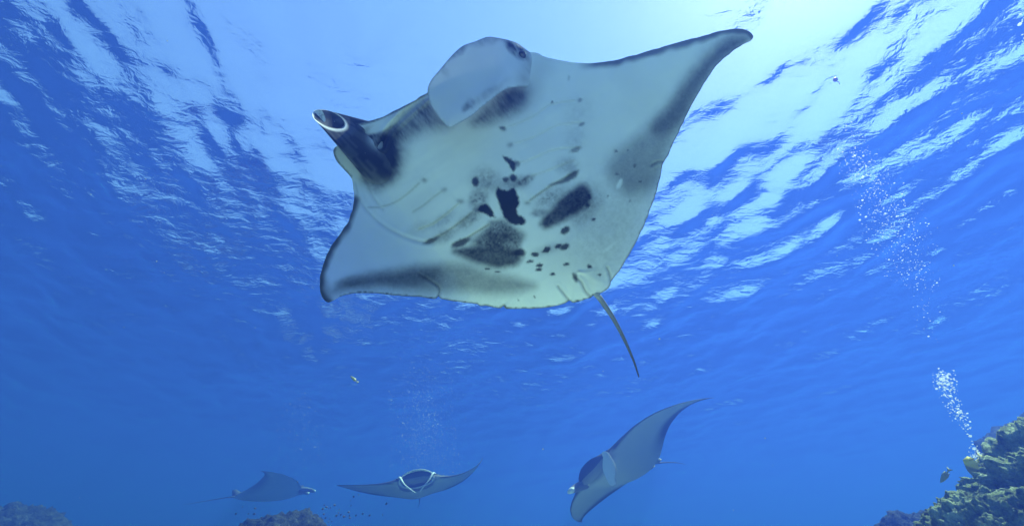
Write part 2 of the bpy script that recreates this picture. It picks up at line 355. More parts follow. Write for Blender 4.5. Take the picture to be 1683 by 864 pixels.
    for x, y, rx, ry, an in ((929, 378, 8, 5.5, -40), (855, 415, 9, 6, -5), (880, 417, 6.5, 4, -5), (898, 411, 7, 4.2, -28), (917, 404, 6, 4, -30), (928, 405, 8.5, 5, -32), (870, 430, 7, 2.6, -14), (886, 436, 6, 3, -15), (885, 443, 5.5, 2.5, -8),
                             (930, 434, 5, 3, -25), (909, 451, 4.5, 3, -10), (968, 438, 4, 3, -20), (984, 451, 3.3, 2.6, 0), (968, 323, 4, 5, 0), (966, 337, 3.5, 4.5, 0), (975, 360, 4, 2, -15), (802, 441, 4.5, 1.6, 0), (818, 446, 4.5, 1.6, 0),
                             (1013, 250, 3, 2.6, 0), (1043, 273, 2.6, 3, 0), (1014, 287, 3, 2.4, -20), (1032, 247, 2, 2, 0), (1053, 300, 2.4, 2, 0), (1036, 330, 2, 2, 0), (880, 488, 2.4, 1.8, 0), (851, 492, 2, 1.5, 0), (1000, 322, 2, 2, 0)):
        oval(x, y, rx, ry, an, .3, .9 if rx > 3.2 else .6)
    oval(900, 410, 22, 8, -15, .8, .25); oval(945, 456, 3.5, 8, -25, .4, .8)
    # dark margins of the wings
    poly([(1236, 62), (1180, 108), (1147, 157), (1120, 210), (1098, 257), (1085, 300), (1062, 318), (1030, 318), (1000, 285), (1008, 258), (1030, 236), (1060, 212), (1092, 178), (1120, 140), (1143, 108), (1168, 82), (1200, 60)], 18, .55, .08)
    poly([(1228, 66), (1180, 110), (1146, 160), (1120, 200), (1085, 222), (1070, 208), (1100, 175), (1130, 130), (1160, 98), (1200, 62)], 14, .58, .06)
    oval(1020, 350, 60, 80, 25, .9, .22, .3); oval(985, 420, 70, 50, 0, .9, .14, .3)
    q, sd_, al = seg_dist(P, spline(lead_r[3:], 4)); q = q + 2.5 * vnoise(P * .07, 55); pig = np.maximum(pig, .8 * (1 - sstep(q, 3, 15)) * sstep(al, 0, .12))
    q, sd_, al = seg_dist(P, spline(lead_l[:11], 4)); q = q + 2 * vnoise(P * .08, 56); pig = np.maximum(pig, .88 * (1 - sstep(q, 2, 13)))
    poly([(540, 488), (548, 470), (570, 458), (600, 450), (645, 442), (700, 434), (760, 433), (810, 447), (850, 455), (880, 472), (820, 484), (760, 480), (700, 480), (620, 473), (575, 477)], 13, .58, .08)
    poly([(558, 474), (580, 460), (620, 452), (670, 444), (720, 444), (720, 460), (670, 468), (610, 470)], 12, .55, .08); oval(575, 462, 20, 7, -10, .7, .4); oval(532, 478, 9, 22, 0, .8, .5)
    q, sd_, al = seg_dist(P, spline(trail_r[2:], 4)); pig = np.maximum(pig, .8 * (1 - sstep(q, .6, 2.6)))
    q, sd_, al = seg_dist(P, spline(trail_l[:-2], 4)); q = q + 1.2 * vnoise(P * .25, 57); pig = np.maximum(pig, .85 * (1 - sstep(q, .6, 3.0)))
    # darker at the mouth and beneath the unrolled fin, streaked along the body
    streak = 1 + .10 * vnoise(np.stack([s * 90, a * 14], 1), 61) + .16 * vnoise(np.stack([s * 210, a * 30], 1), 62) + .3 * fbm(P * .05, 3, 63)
    def dusk(pts, soft, amt):
        nonlocal pig
        pp = spline(pts, 6, True); q = seg_dist(W, pp, True)[0] * np.where(inside(W, pp), -1, 1)
        pig = 1 - (1 - pig) * (1 - np.clip(amt * streak * (1 - sstep(q, -soft, soft)), 0, .96))
    dusk([(598, 288), (604, 255), (622, 232), (638, 205), (668, 182), (705, 158), (722, 185), (738, 206), (700, 216), (672, 232), (664, 262), (652, 294), (622, 306)], 18, .70)
    dusk([(606, 278), (616, 245), (632, 222), (652, 205), (665, 215), (650, 250), (640, 285), (620, 292)], 13, .55); dusk([(575, 250), (590, 215), (625, 215), (650, 235), (655, 270), (640, 298), (600, 296)], 12, .9); oval(610, 300, 22, 14, 30, .8, .3, .5)
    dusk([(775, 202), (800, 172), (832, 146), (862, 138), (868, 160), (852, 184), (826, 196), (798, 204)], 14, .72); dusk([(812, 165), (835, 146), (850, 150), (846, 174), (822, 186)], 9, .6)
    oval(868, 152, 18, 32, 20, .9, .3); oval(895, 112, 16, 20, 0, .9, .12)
    poly([(608, 202), (650, 186), (664, 184), (640, 204), (626, 222), (614, 216)], 3, 0)
    # pale strip of the upper jaw and bright scars
    def pale(cx, cy, rx, ry, ang, k):
        nonlocal pig
        c_, s_ = math.cos(R(ang)), math.sin(R(ang)); X = P[:, 0] - cx; Y = P[:, 1] - cy
        pig = pig * (1 - k * (1 - sstep(np.hypot((X * c_ + Y * s_) / rx, (-X * s_ + Y * c_) / ry), .6, 1.2)))
    pale(628, 207, 30, 8, -26, .85); pale(614, 262, 5, 22, 8, .6); pale(1018, 302, 4, 10, 25, .9); pale(1003, 405, 3, 14, 50, .5); pale(575, 275, 26, 9, 45, .75)
    q, sd_, al = seg_dist(P, spline([(590, 204), (615, 197), (645, 184), (670, 171), (703, 152)], 4)); pig = np.maximum(pig, .8 * (1 - sstep(q, 1.5, 5)))
    q, sd_, al = seg_dist(P, spline([(550, 243), (548, 250), (553, 264), (562, 275), (576, 290)], 4)); pig = np.maximum(pig, .7 * (1 - sstep(q, 1, 4)))
    pig = np.clip(pig + .05 * sstep(fbm(P * .012, 3, 71), -.2, .6), 0, 1)
    sh = Shell()
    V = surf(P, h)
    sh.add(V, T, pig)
    thick = edge * (.012 + .20 * np.exp(-(s / .27) ** 2) * np.clip(np.sin(np.pi * np.clip(a * .9 + .05, 0, 1)), 0, 1) ** .6 + .03 * np.exp(-(s / .6) ** 2))
    D = surf(P) - n * thick[:, None]; D[:nb] = V[:nb]
    sh.add(D, T[:, ::-1], .97 + 0 * pig)
    # the unrolled fin beside the mouth, a broad curved paddle standing clear of the jaw
    fl = [(893, 104), (880, 92), (868, 84), (860, 78), (850, 71), (835, 66), (815, 62), (800, 61), (782, 68), (762, 75), (748, 86), (735, 100), (722, 116), (710, 130), (704, 142), (703, 152), (706, 168), (713, 181), (722, 194), (733, 206), (740, 210), (756, 202), (775, 191), (790, 178), (805, 166), (820, 154), (834, 146), (852, 143), (872, 142), (888, 128)]
    fo = spline(fl, 3, True); P2, T2 = triangulate(fo, 3.0); n2 = len(fo)
    de2 = seg_dist(P2, fo, True)[0]; de2[:n2] = 0
    u = np.clip((892 - P2[:, 0]) / 187, 0, 1)              # 0 at the root, 1 at the free end
    lift = -.03 + .09 * body_at(P2) + sstep(u, .02, .4) * (.13 + .07 * np.sin(u * math.pi * .7) + .03 * np.cos((P2[:, 1] - 135) / 60)) - .02 * sstep(u, .75, 1) + .0013 * (P2[:, 1] - 100) * sstep(u, .1, .45)
    rim = 1 - np.exp(-de2 / 5)
    p2 = .0 + .0 * u
    W2 = P2 + np.stack([vnoise(P2 * .1, 81), vnoise(P2 * .1, 82)], 1) * 3
    def ov2(cx, cy, rx, ry, ang, soft, amt):
        nonlocal p2
        c_, s_ = math.cos(R(ang)), math.sin(R(ang)); X = W2[:, 0] - cx; Y = W2[:, 1] - cy
        p2 = 1 - (1 - p2) * (1 - amt * (1 - sstep(np.hypot((X * c_ + Y * s_) / rx, (-X * s_ + Y * c_) / ry), 1 - soft, 1 + soft)))
    ov2(848, 82, 24, 8, 38, .5, .8); ov2(768, 174, 12, 6, -40, .6, .5); ov2(800, 155, 34, 6, -35, .8, .25); ov2(733, 118, 9, 5, 45, .8, .22); ov2(752, 82, 24, 8, -35, .8, .4); ov2(868, 118, 14, 30, 10, .9, .25); ov2(790, 68, 34, 6, -8, .9, .35)
    p2 = np.clip(p2 * (1 + .5 * vnoise(P2 @ np.array([[.25, .06], [-.18, .08]]), 83)), 0, 1)
    p2 = np.maximum(p2, .5 * (1 - sstep(de2, .6, 2.4)))
    rib = .003 * np.sin((P2[:, 0] * .55 + P2[:, 1] * .8) * .16) + .002 * vnoise(P2 * .08, 84)
    sh.add(surf(P2, lift + rim * (.014 + rib)), T2, p2, 1)
    b2 = surf(P2, lift - rim * .014); sh.add(b2, T2[:, ::-1], np.clip(.12 + p2, 0, .9), 1)
    # the rolled fin on the other side: a tapering tube with an oblique open end
    k = 40; ph = np.linspace(0, 2 * math.pi, k, endpoint=False); rings = []; M_ = 26
    e0 = np.array([540.5, 196.5]); ma = np.array([.925, .38]); mi = np.array([-.38, .925])
    for i in range(M_ + 1):
        t = (i / M_) ** 1.5; tt = t ** .9
        c = (1 - tt) * e0 + tt * np.array([634, 258]); A = (1 - tt) * 29 + tt * 46; Bx = (1 - tt) * 13.5 + tt * 50
        px = c + (np.cos(ph) * A)[:, None] * ma + (np.sin(ph) * Bx)[:, None] * mi
        hh = (1 - tt) * (.10 + .05 * np.cos(ph - 2.6)) + tt * .012 + .085 * math.sin(math.pi * min(1, t * .85 + .15)) * np.sin(ph)
        rings.append(surf(px, hh))
    F = [(i * k + j, i * k + (j + 1) % k, (i + 1) * k + (j + 1) % k, (i + 1) * k + j) for i in range(M_) for j in range(k)]
    pv = np.full((M_ + 1, k), 1.0); pv[0] = .12; pv[1] = .12; pv[2] = .6
    tg = (np.linspace(0, 1, M_ + 1) ** 1.5)[:, None]
    pv = pv * (1 - .85 * np.exp(-(((tg - .40) / .10) ** 2 + ((np.mod(ph - 6.05 + math.pi, 2 * math.pi) - math.pi) / .36)[None] ** 2)))
    pv = pv * (1 - .22 * sstep(tg, .8, 1.0)) * (1 - .05 * (vnoise(np.stack(np.broadcast_arrays(np.cos(ph)[None] * 9, tg * 5), -1).reshape(-1, 2), 95) > 0).reshape(M_ + 1, k))
    sh.add(np.concatenate(rings), F, pv.ravel())
    cen = surf([(545, 199)], .02)[0]                        # inner wall of the roll
    r0 = rings[0]; inn = [r0 * (1 - t) + (cen + (r0 - r0.mean(0)) * .55) * t for t in (0.0, .12, .4, 1.0)]
    F = [((i + 1) * k + j, (i + 1) * k + (j + 1) % k, i * k + (j + 1) % k, i * k + j) for i in range(3) for j in range(k)] + [tuple(3 * k + j for j in range(k))]
    pi_ = np.full((4, k), .95); pi_[0] = .12; pi_[1] = .3; sh.add(np.concatenate(inn), F, pi_.ravel())
    tonx = spline([(514, 186), (520, 181), (528, 181), (533, 189), (535, 199), (529, 202), (519, 197)], 2.5, True); P3, T3 = triangulate(tonx, 2.5)
    sh.add(surf(P3, .128 - .0006 * (P3[:, 0] - 514)), T3, .22 + .35 * (vnoise(P3 @ np.array([[.1, .5], [.1, .05]]), 91) > .25)); sh.add(surf(P3, .10), T3[:, ::-1], .5)
    # whip tail
    tp = spline([(976, 480), (985, 489), (997, 506), (1008, 523), (1020, 545), (1031, 568), (1042, 594), (1050, 619)], 4)
    tl = np.linspace(0, 1, len(tp)); z = .02 * sstep(tl, 0, .08) - .014 * (1 - sstep(tl, 0, .06)) - .25 * tl
    tv, tf = sweep(surf(tp, z), .0125 * (1 - tl) ** .8 + .0034, 10); sh.add(tv, tf, np.repeat(.3 + .45 * sstep(tl, 0, .12) + .22 * tl, 10))
    org = c0 + CAM
    for i in range(len(sh.v)): sh.v[i] = sh.v[i] + CAM
    root = bpy.data.objects.new('manta_ray', None); C.objects.link(root); root.location = Vector(org)
    tag(root, 'large manta ray overhead showing its black-spotted white belly', 'manta ray')
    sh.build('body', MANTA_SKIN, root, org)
    eye(surf([(858, 91)], .055)[0] + CAM, .026, root, org); eye(surf([(566, 262)], .0)[0] + CAM - n * .03, .026, root, org)
build_big_manta()
# ---------------------------------------------------------------- a whole manta in body space (x ahead, y left, z up; half span = 1)
PY = [0, .08, .16, .24, .35, .5, .65, .8, .9, .97, 1.0]
PXL = [.47, .47, .455, .40, .345, .265, .155, .0, -.13, -.25, -.335]
PXT = [-.50, -.49, -.46, -.42, -.37, -.305, -.265, -.245, -.265, -.31, -.345]
def wing_bend(y, root, tip):
    """half span position y (>=0) -> (lateral, height) along a curved wing: angle root at the body growing to tip at the end"""
    ss = np.linspace(0, 1, 121); k = np.clip((ss - .10) / .9, 0, 1)
    ang = root * np.clip(ss / .25, 0, 1) + (tip - root) * k ** 1.3
    ds = ss[1] - ss[0]
    Y = np.concatenate([[0], np.cumsum(np.cos((ang[1:] + ang[:-1]) / 2) * ds)])
    Z = np.concatenate([[0], np.cumsum(np.sin((ang[1:] + ang[:-1]) / 2) * ds)])
    return np.interp(y, ss, Y), np.interp(y, ss, Z)
def bend_points(P, fl):
    """fl = (left root, left tip, right root, right tip) angles"""
    Q = P.copy()
    for sgn, (r0, r1) in ((1, fl[:2]), (-1, fl[2:])):
        m = (P[:, 1] * sgn) > 0
        yy, zz = wing_bend(np.abs(P[m, 1]), r0, r1)
        y2, z2 = wing_bend(np.abs(P[m, 1]) + .01, r0, r1)
        a = np.arctan2(z2 - zz, y2 - yy)
        Q[m, 1] = sgn * (yy - P[m, 2] * np.sin(a)); Q[m, 2] = zz + P[m, 2] * np.cos(a)
    return Q
MB = [0.3576, 0.2086, 3.8306, 0.2774, -0.5103, 9.08, 0.42, -0.42, -0.015, -0.03]
MC = [0.2157, -0.0121, -1.3992, -0.2368, -0.5571, 12.0, -0.2199, 1.0469, 0.0997, 0.5629]
MD = [0.1033, -0.1991, 0.6373, -0.6028, -0.5735, 15.8, 0.099, 0.0601, 0.3513, 0.2644]
# ---------------------------------------------------------------- mantas farther off
MANTA_FAR = manta_material('manta_far_skin', (.75, .76, .76), (.016, .019, .03), .5)
def rotm(a, b, c):
    ca, sa, cb, sb, cc, s_ = math.cos(a), math.sin(a), math.cos(b), math.sin(b), math.cos(c), math.sin(c)
    return np.array([[cc, -s_, 0], [s_, cc, 0], [0, 0, 1]]) @ np.array([[cb, 0, sb], [0, 1, 0], [-sb, 0, cb]]) @ np.array([[1, 0, 0], [0, ca, -sa], [0, sa, ca]])
def far_manta(label, p, size, fins=('roll', 'roll'), mouth=.0, dusk=.0):
    """p = (rx, ry, rz, px, py, depth, wing angles...) ; fins: left, right"""
    sh = Shell(); NS, NC = 81, 26
    ys = np.sin(np.linspace(-math.pi / 2, math.pi / 2, NS)) * .998
    ch = (1 - np.cos(np.linspace(0, math.pi, NC))) / 2
    for side in (1, -1):                                    # 1 = back, -1 = belly
        V = []; pg = []
        for y in ys:
            ay = abs(y); xl, xt = np.interp(ay, PY, PXL), np.interp(ay, PY, PXT)
            x = xl + (xt - xl) * ch
            th_ = (.125 * math.exp(-(ay / .24) ** 2) + .026 * (1 - ay) ** .8) * (1.05 if side > 0 else .8)
            prof = np.sqrt(np.clip(ch, 0, 1)) * (1 - ch) ** .75 * 2.1
            if ay < .2: prof = np.maximum(prof, (1 - (ay / .2) ** 4) * .5 * np.clip(1 - ch, 0, 1) * (ch > .001))
            z = side * th_ * prof
            V.append(np.stack([x, np.full(NC, y), z], 1))
            if side > 0:
                pg.append(np.where((ay < .45) & (np.abs(ch - .22 - .2 * ay) < .05) & (ay > .12), .55, .95) * np.ones(NC))
            else:
                d_ = np.clip(.06 + .65 * sstep(ch, .62, .95) * sstep(ay, .12, .5) + .6 * (1 - sstep(ch, .0, .06)) * sstep(ay, .2, .3) + .5 * sstep(ay, .86, 1) + dusk, 0, .95)
                d_ = np.maximum(d_, .75 * (1 - sstep(ch, .04, .13)) * (ay < .2)); pg.append(d_)
        V = np.concatenate(V); i = np.arange(NS * NC).reshape(NS, NC)
        F = np.stack([i[:-1, :-1], i[:-1, 1:], i[1:, 1:], i[1:, :-1]], -1).reshape(-1, 4)
        sh.add(V, F if side < 0 else F[:, ::-1], np.concatenate(pg))
    if mouth:                                               # gaping mouth: a raised lip with a pale throat behind it
        k = 40; ph = np.linspace(0, 2 * math.pi, k, endpoint=False); rr = []
        for dx, sc_, pgm in ((-.10, 1.12, .8), (.02, 1.1, .85), (.045, 1.0, .1), (.03, .9, .12), (-.06, .8, .25), (-.13, .45, .3)):
            rr.append((np.stack([.46 + dx - .05 * (np.sin(ph) < 0) * np.abs(np.sin(ph)) - .06 * np.cos(ph) ** 2, .185 * sc_ * np.cos(ph), mouth * sc_ * np.sin(ph) - .012], 1), pgm))
        F = [(q * k + j, q * k + (j + 1) % k, (q + 1) * k + (j + 1) % k, (q + 1) * k + j) for q in range(len(rr) - 1) for j in range(k)] + [tuple((len(rr) - 1) * k + j for j in range(k))]
        sh.add(np.concatenate([r[0] for r in rr]), F, np.concatenate([np.full(k, r[1]) for r in rr]))
    for sg, kind in ((1, fins[0]), (-1, fins[1])):
        if kind == 'roll':
            path = np.array([(.38, .17, -.01), (.47, .185, -.02), (.55, .18, -.035), (.62, .16, -.055)]) * (1, sg, 1); rad = [.065, .055, .045, .028]; v, f = sweep(spline(path, .02), np.interp(np.linspace(0, 1, len(spline(path, .02))), np.linspace(0, 1, 4), rad), 14, .62)
            sh.add(v, f, np.repeat(np.where(np.linspace(0, 1, len(v) // 14) > .85, .15, .85), 14))
        elif kind == 'hang':                                # thin strap curling in under the mouth
            path = np.array([(.40, .19, .035), (.475, .175, .02), (.50, .13, -.055), (.49, .06, -.12), (.47, .025, -.15)]) * (1, sg, 1); sp_ = spline(path, .015)
            v, f = sweep(sp_, np.interp(np.linspace(0, 1, len(sp_)), [0, .3, 1], [.022, .014, .009]), 12, .6); sh.add(v, f, .12)
        else:                                               # broad unrolled paddle
            n1, n2 = 26, 10; V = []
            for a_ in np.linspace(0, 1, n1):
                for b_ in np.linspace(-1, 1, n2):
                    wd = .066 * math.sqrt(max(0.02, 1 - abs(2 * a_ - 1) ** 3.5))
                    V.append((.47 + .05 * a_, sg * (.19 - .03 * a_ + b_ * wd), .0 - .21 * a_ + .02 * b_))
            V = np.array(V); i = np.arange(n1 * n2).reshape(n1, n2); F = np.stack([i[:-1, :-1], i[:-1, 1:], i[1:, 1:], i[1:, :-1]], -1).reshape(-1, 4)
            sh.add(V, F, .15); sh.add(V - (.016, 0, 0), F[:, ::-1], .3)
    tx = np.linspace(0, 1, 26)
    v, f = sweep(np.stack([-.46 - .62 * tx, .03 * np.sin(tx * 3), .012 - .05 * tx], 1), .007 * (1 - tx) + .0016, 8); sh.add(v, f, .95)
    V = []                                                  # little back fin at the root of the tail
    for sy in (-.012, .012):
        V += [(-.36, sy, .03), (-.47, sy * .3, .10), (-.52, sy * .3, .09), (-.50, sy, .01)]
    sh.add(np.array(V), [(0, 1, 2, 3), (7, 6, 5, 4), (0, 4, 5, 1), (1, 5, 6, 2), (2, 6, 7, 3)], .9)
    for sy in (1, -1):                                      # pelvic lobes
        V = [(-.44, .02 * sy, .008), (-.56, .025 * sy, .0), (-.555, .08 * sy, .0), (-.44, .11 * sy, .008), (-.44, .02 * sy, -.012), (-.56, .025 * sy, -.006), (-.555, .08 * sy, -.006), (-.44, .11 * sy, -.012)]
        sh.add(np.array(V), [(0, 1, 2, 3), (7, 6, 5, 4), (0, 4, 5, 1), (1, 5, 6, 2), (2, 6, 7, 3)], .5)
    Rm = rotm(*p[:3]); org = CAM + (p[3] * RIGHT + p[4] * UPV + FWD) * p[5]
    tf = lambda Q: (bend_points(np.asarray(Q, float), np.array(p[6:10])) * size) @ Rm.T + org
    for i in range(len(sh.v)): sh.v[i] = tf(sh.v[i])
    root = bpy.data.objects.new('manta_ray', None); C.objects.link(root); root.location = Vector(org); tag(root, label, 'manta ray')
    sh.build('body', MANTA_FAR, root, org)
    for sg in (1, -1): eye(tf([(.40, sg * .215, .02)])[0], .022 * size / 1.8, root, org)
far_manta('grey manta ray banking steeply with one wing raised high and a broad pale head fin', MB, 2.5, ('flat', 'roll'), dusk=.42)
far_manta('manta ray facing the diver with its mouth gaping open', MC, 2.5, ('hang', 'hang'), mouth=.085, dusk=.3)
far_manta('small manta ray seen side-on above the low reef mound', MD, 2.5, ('roll', 'roll'), dusk=-.04)

# ---------------------------------------------------------------- reef rocks
def rock_material(name, ca, cb, cc, sc_):
    m, t_, out = new_mat(name); N = t_.nodes.new; L = t_.links.new
    tc = N('ShaderNodeTexCoord')
    n1 = N('ShaderNodeTexNoise'); n1.inputs['Scale'].default_value = 5 * sc_; n1.inputs['Detail'].default_value = 8; n1.inputs['Roughness'].default_value = .7; L(tc.outputs['Object'], n1.inputs['Vector'])
    vo = N('ShaderNodeTexVoronoi'); vo.inputs['Scale'].default_value = 16 * sc_; L(tc.outputs['Object'], vo.inputs['Vector'])
    cr = N('ShaderNodeValToRGB'); e = cr.color_ramp.elements; e[0].position = .33; e[0].color = (*ca, 1); e[1].position = .68; e[1].color = (*cc, 1)
    k = e.new(.5); k.color = (*cb, 1); L(n1.outputs['Fac'], cr.inputs[0])
    n3 = N('ShaderNodeTexNoise'); n3.inputs['Scale'].default_value = 38 * sc_; n3.inputs['Detail'].default_value = 5; n3.inputs['Roughness'].default_value = .75; L(tc.outputs['Object'], n3.inputs['Vector'])
    mx = N('ShaderNodeMix'); mx.data_type = 'RGBA'; mx.blend_type = 'OVERLAY'; mx.inputs[0].default_value = .8; L(cr.outputs[0], mx.inputs[6]); L(n3.outputs['Fac'], mx.inputs[7])
    bs = N('ShaderNodeBsdfPrincipled'); bs.inputs['Roughness'].default_value = .9; bs.inputs['Specular IOR Level'].default_value = .15; L(mx.outputs[2], bs.inputs['Base Color'])
    ad = N('ShaderNodeMath'); ad.operation = 'MULTIPLY_ADD'; L(vo.outputs['Distance'], ad.inputs[0]); ad.inputs[1].default_value = -.5; L(n3.outputs['Fac'], ad.inputs[2])
    bp = N('ShaderNodeBump'); bp.inputs['Strength'].default_value = 1; bp.inputs['Distance'].default_value = .035 / sc_; L(ad.outputs[0], bp.inputs['Height']); L(bp.outputs[0], bs.inputs['Normal'])
    L(bs.outputs[0], out.inputs['Surface'])
    return m
REEF = rock_material('reef_rock', (.025, .025, .015), (.24, .28, .12), (.55, .6, .36), 1.0)
REEF_FAR = rock_material('far_reef_rock', (.012, .012, .01), (.035, .037, .025), (.10, .10, .075), .6)
def reef(label, u, v, depth, radii, sub, mat, seed, rough=.22, freq=2.2, base=0.0, rot=0.0, group=None, ridge=.0):
    """a lumpy boulder whose crown sits under pixel (u, v); its foot widens down to the sea floor"""
    import bmesh
    bm = bmesh.new(); bmesh.ops.create_icosphere(bm, subdivisions=sub, radius=1.0)
    bm.verts.ensure_lookup_table(); V = np.array([tuple(q.co) for q in bm.verts]); F = [tuple(q.index for q in f.verts) for f in bm.faces]; bm.free()
    c = at(u, v, depth); c[2] -= radii[2] * .92; NRM = V.copy()
    S_ = V * np.array(radii)
    d = rough * fbm(V * freq + seed * 7.1, 3, seed) + rough * .55 * np.abs(fbm(V * freq * 3.1 + seed, 3, seed + 9)) + rough * .28 * fbm(V * freq * 9, 3, seed + 20) + rough * .12 * vnoise(V * freq * 30, seed + 30)
    if ridge: d = d - ridge * np.exp(-(((V @ np.array([.55, .1, .82])) * 1.0 - .45 + .15 * fbm(V * 2, 2, seed + 3)) / .10) ** 2) - ridge * .7 * np.exp(-(((V @ np.array([.5, .2, .85])) - .02 + .2 * fbm(V * 1.7, 2, seed + 4)) / .09) ** 2)
    S_ = S_ + NRM * (d * min(radii))[:, None]
    lo = S_[:, 2] < 0; dropk = max(1.0, (c[2] - base + .4) / radii[2]); S_[lo, :2] *= (1 + .35 * np.clip(-S_[lo, 2:] / radii[2], 0, 1)); S_[lo, 2] *= dropk
    cr_, sr_ = math.cos(rot), math.sin(rot); S_ = np.stack([S_[:, 0] * cr_ - S_[:, 1] * sr_, S_[:, 0] * sr_ + S_[:, 1] * cr_, S_[:, 2]], 1)
    o = mesh_obj('reef_rock', S_, F, mat); o.location = c; tag(o, label, 'rock', group)
    return o
reef('jagged coral-crusted rock leaning over the low greenish boulder with a yellow fish behind it', 1725, 720, 3.6, (.95, .85, .85), 7, REEF, 3, .27, 2.3, ridge=.2)
reef('low greenish reef boulder at the foot of the jagged rock', 1592, 826, 3.4, (.46, .5, .6), 7, REEF, 5, .26, 2.0)
reef('faint blue reef slope rising behind the jagged coral-crusted rock', 1735, 690, 8.5, (1.9, 1.6, 1.5), 6, REEF_FAR, 8, .2, 2.2)
reef('low dark reef ledge beyond the low greenish boulder', 1500, 850, 7.0, (.9, .8, .6), 6, REEF_FAR, 11, .3, 2.4)
reef('low reef mound crusted with coral beneath the small side-on manta ray', 478, 856, 9.5, (1.35, 1.0, .8), 6, REEF_FAR, 14, .3, 2.6)
reef('hazy dark reef outcrop standing alone across open water', 42, 838, 12.5, (1.6, 1.3, 1.2), 6, REEF_FAR, 17, .28, 2.4)

# ---------------------------------------------------------------- fish
def fish_mesh(name, stretch, deep, col, spot=None):
    V = []; F = []; xs = np.linspace(0, 1, 13); k = 10
    prof = np.interp(xs, [0, .05, .2, .4, .6, .8, .9, 1], [.01, .10, .3, .42, .36, .17, .09, .08]) * deep
    for x, r in zip(xs, prof):
        for j in range(k):
            w_ = 2 * math.pi * j / k; V.append((.5 - x, .28 * r * math.cos(w_), r * math.sin(w_)))
    for i in range(12):
        for j in range(k): F.append((i * k + j, i * k + (j + 1) % k, (i + 1) * k + (j + 1) % k, (i + 1) * k + j))
    F.append(tuple(range(k))[::-1]); F.append(tuple(12 * k + j for j in range(k)))
    b = len(V)
    for sy in (-.008, .008): V += [(-.47, sy, .03), (-.72, sy, .17), (-.66, sy, .0), (-.72, sy, -.17), (-.47, sy, -.03)]
    F += [(b, b + 1, b + 2, b + 3, b + 4), (b + 9, b + 8, b + 7, b + 6, b + 5)] + [(b + q, b + 5 + q, b + 5 + (q + 1) % 5, b + (q + 1) % 5) for q in range(5)]
    for z0, z1 in ((.38, .52), (-.38, -.5)):               # back and belly fins
        b = len(V)
        for sy in (-.007, .007): V += [(.15, sy, z0 * deep), (-.1, sy, z1 * deep), (-.36, sy, z1 * .8 * deep), (-.38, sy, z0 * .4 * deep)]
        F += [(b, b + 1, b + 2, b + 3), (b + 7, b + 6, b + 5, b + 4)] + [(b + q, b + 4 + q, b + 4 + (q + 1) % 4, b + (q + 1) % 4) for q in range(4)]
    me = bpy.data.meshes.new(name); me.from_pydata(V, [], F); me.update()
    m, t_, out = new_mat(name + '_skin'); N = t_.nodes.new; L = t_.links.new
    bs = N('ShaderNodeBsdfPrincipled'); bs.inputs['Roughness'].default_value = .45
    tc = N('ShaderNodeTexCoord'); sx = N('ShaderNodeSeparateXYZ'); L(tc.outputs['Object'], sx.inputs[0])
    cr = N('ShaderNodeValToRGB'); cr.color_ramp.interpolation = 'LINEAR'; e = cr.color_ramp.elements
    mr = N('ShaderNodeMapRange'); mr.inputs[1].default_value = -.7; mr.inputs[2].default_value = .5; L(sx.outputs[0], mr.inputs[0]); L(mr.outputs[0], cr.inputs[0])
    e[0].color = (*col, 1); e[1].color = (*(spot or col), 1); e[0].position = .62; e[1].position = .72
    L(cr.outputs[0], bs.inputs['Base Color']); L(bs.outputs[0], out.inputs['Surface'])
    me.materials.append(m); me.polygons.foreach_set('use_smooth', [True] * len(me.polygons))
    return me
def place_fish(name, me, u, v, depth, length, rot, label, cat='fish', group=None):
    o = bpy.data.objects.new(name, me); C.objects.link(o); o.location = at(u, v, depth); o.scale = (length, length, length); o.rotation_euler = rot
    return tag(o, label, cat, group)
butterfly = fish_mesh('butterfly_fish', 1, 1.0, (.95, .74, .02), (.25, .22, .03))
slim = fish_mesh('yellow_fish', 1, .34, (.30, .30, .09))
damsel = fish_mesh('damsel_fish', 1, .8, (.02, .02, .03))
place_fish('butterfly_fish', butterfly, 1606, 768, 4.0, .2, (R(0), R(48), R(138)), 'yellow fish with a dark front half tucked behind the jagged rock')
place_fish('yellow_fish', slim, 1552, 783, 4.2, .15, (R(0), R(40), R(136)), 'slim pale yellow fish swimming in open water beside the jagged rock')
place_fish('yellow_fish', slim, 581, 622, 6.0, .13, (R(0), R(-32), R(200)), 'tiny yellow-green fish swimming alone above the mouth-gaping manta ray')
r_ = np.random.default_rng(21)
for i in range(44):
    u, v = r_.normal(565, 45), 858 - abs(r_.gamma(2.0, 9.5))
    if i > 38: u, v = r_.uniform(380, 420), r_.uniform(826, 846)
    place_fish('damsel_fish', damsel, float(np.clip(u, 385, 690)), float(np.clip(v, 812, 861)), r_.uniform(7.6, 9.0), r_.uniform(.030, .055), (0, r_.normal(0, .3), r_.uniform(0, 6.28)),
               'tiny dark fish hovering over the low reef mound', group='dark fish over the reef mound')

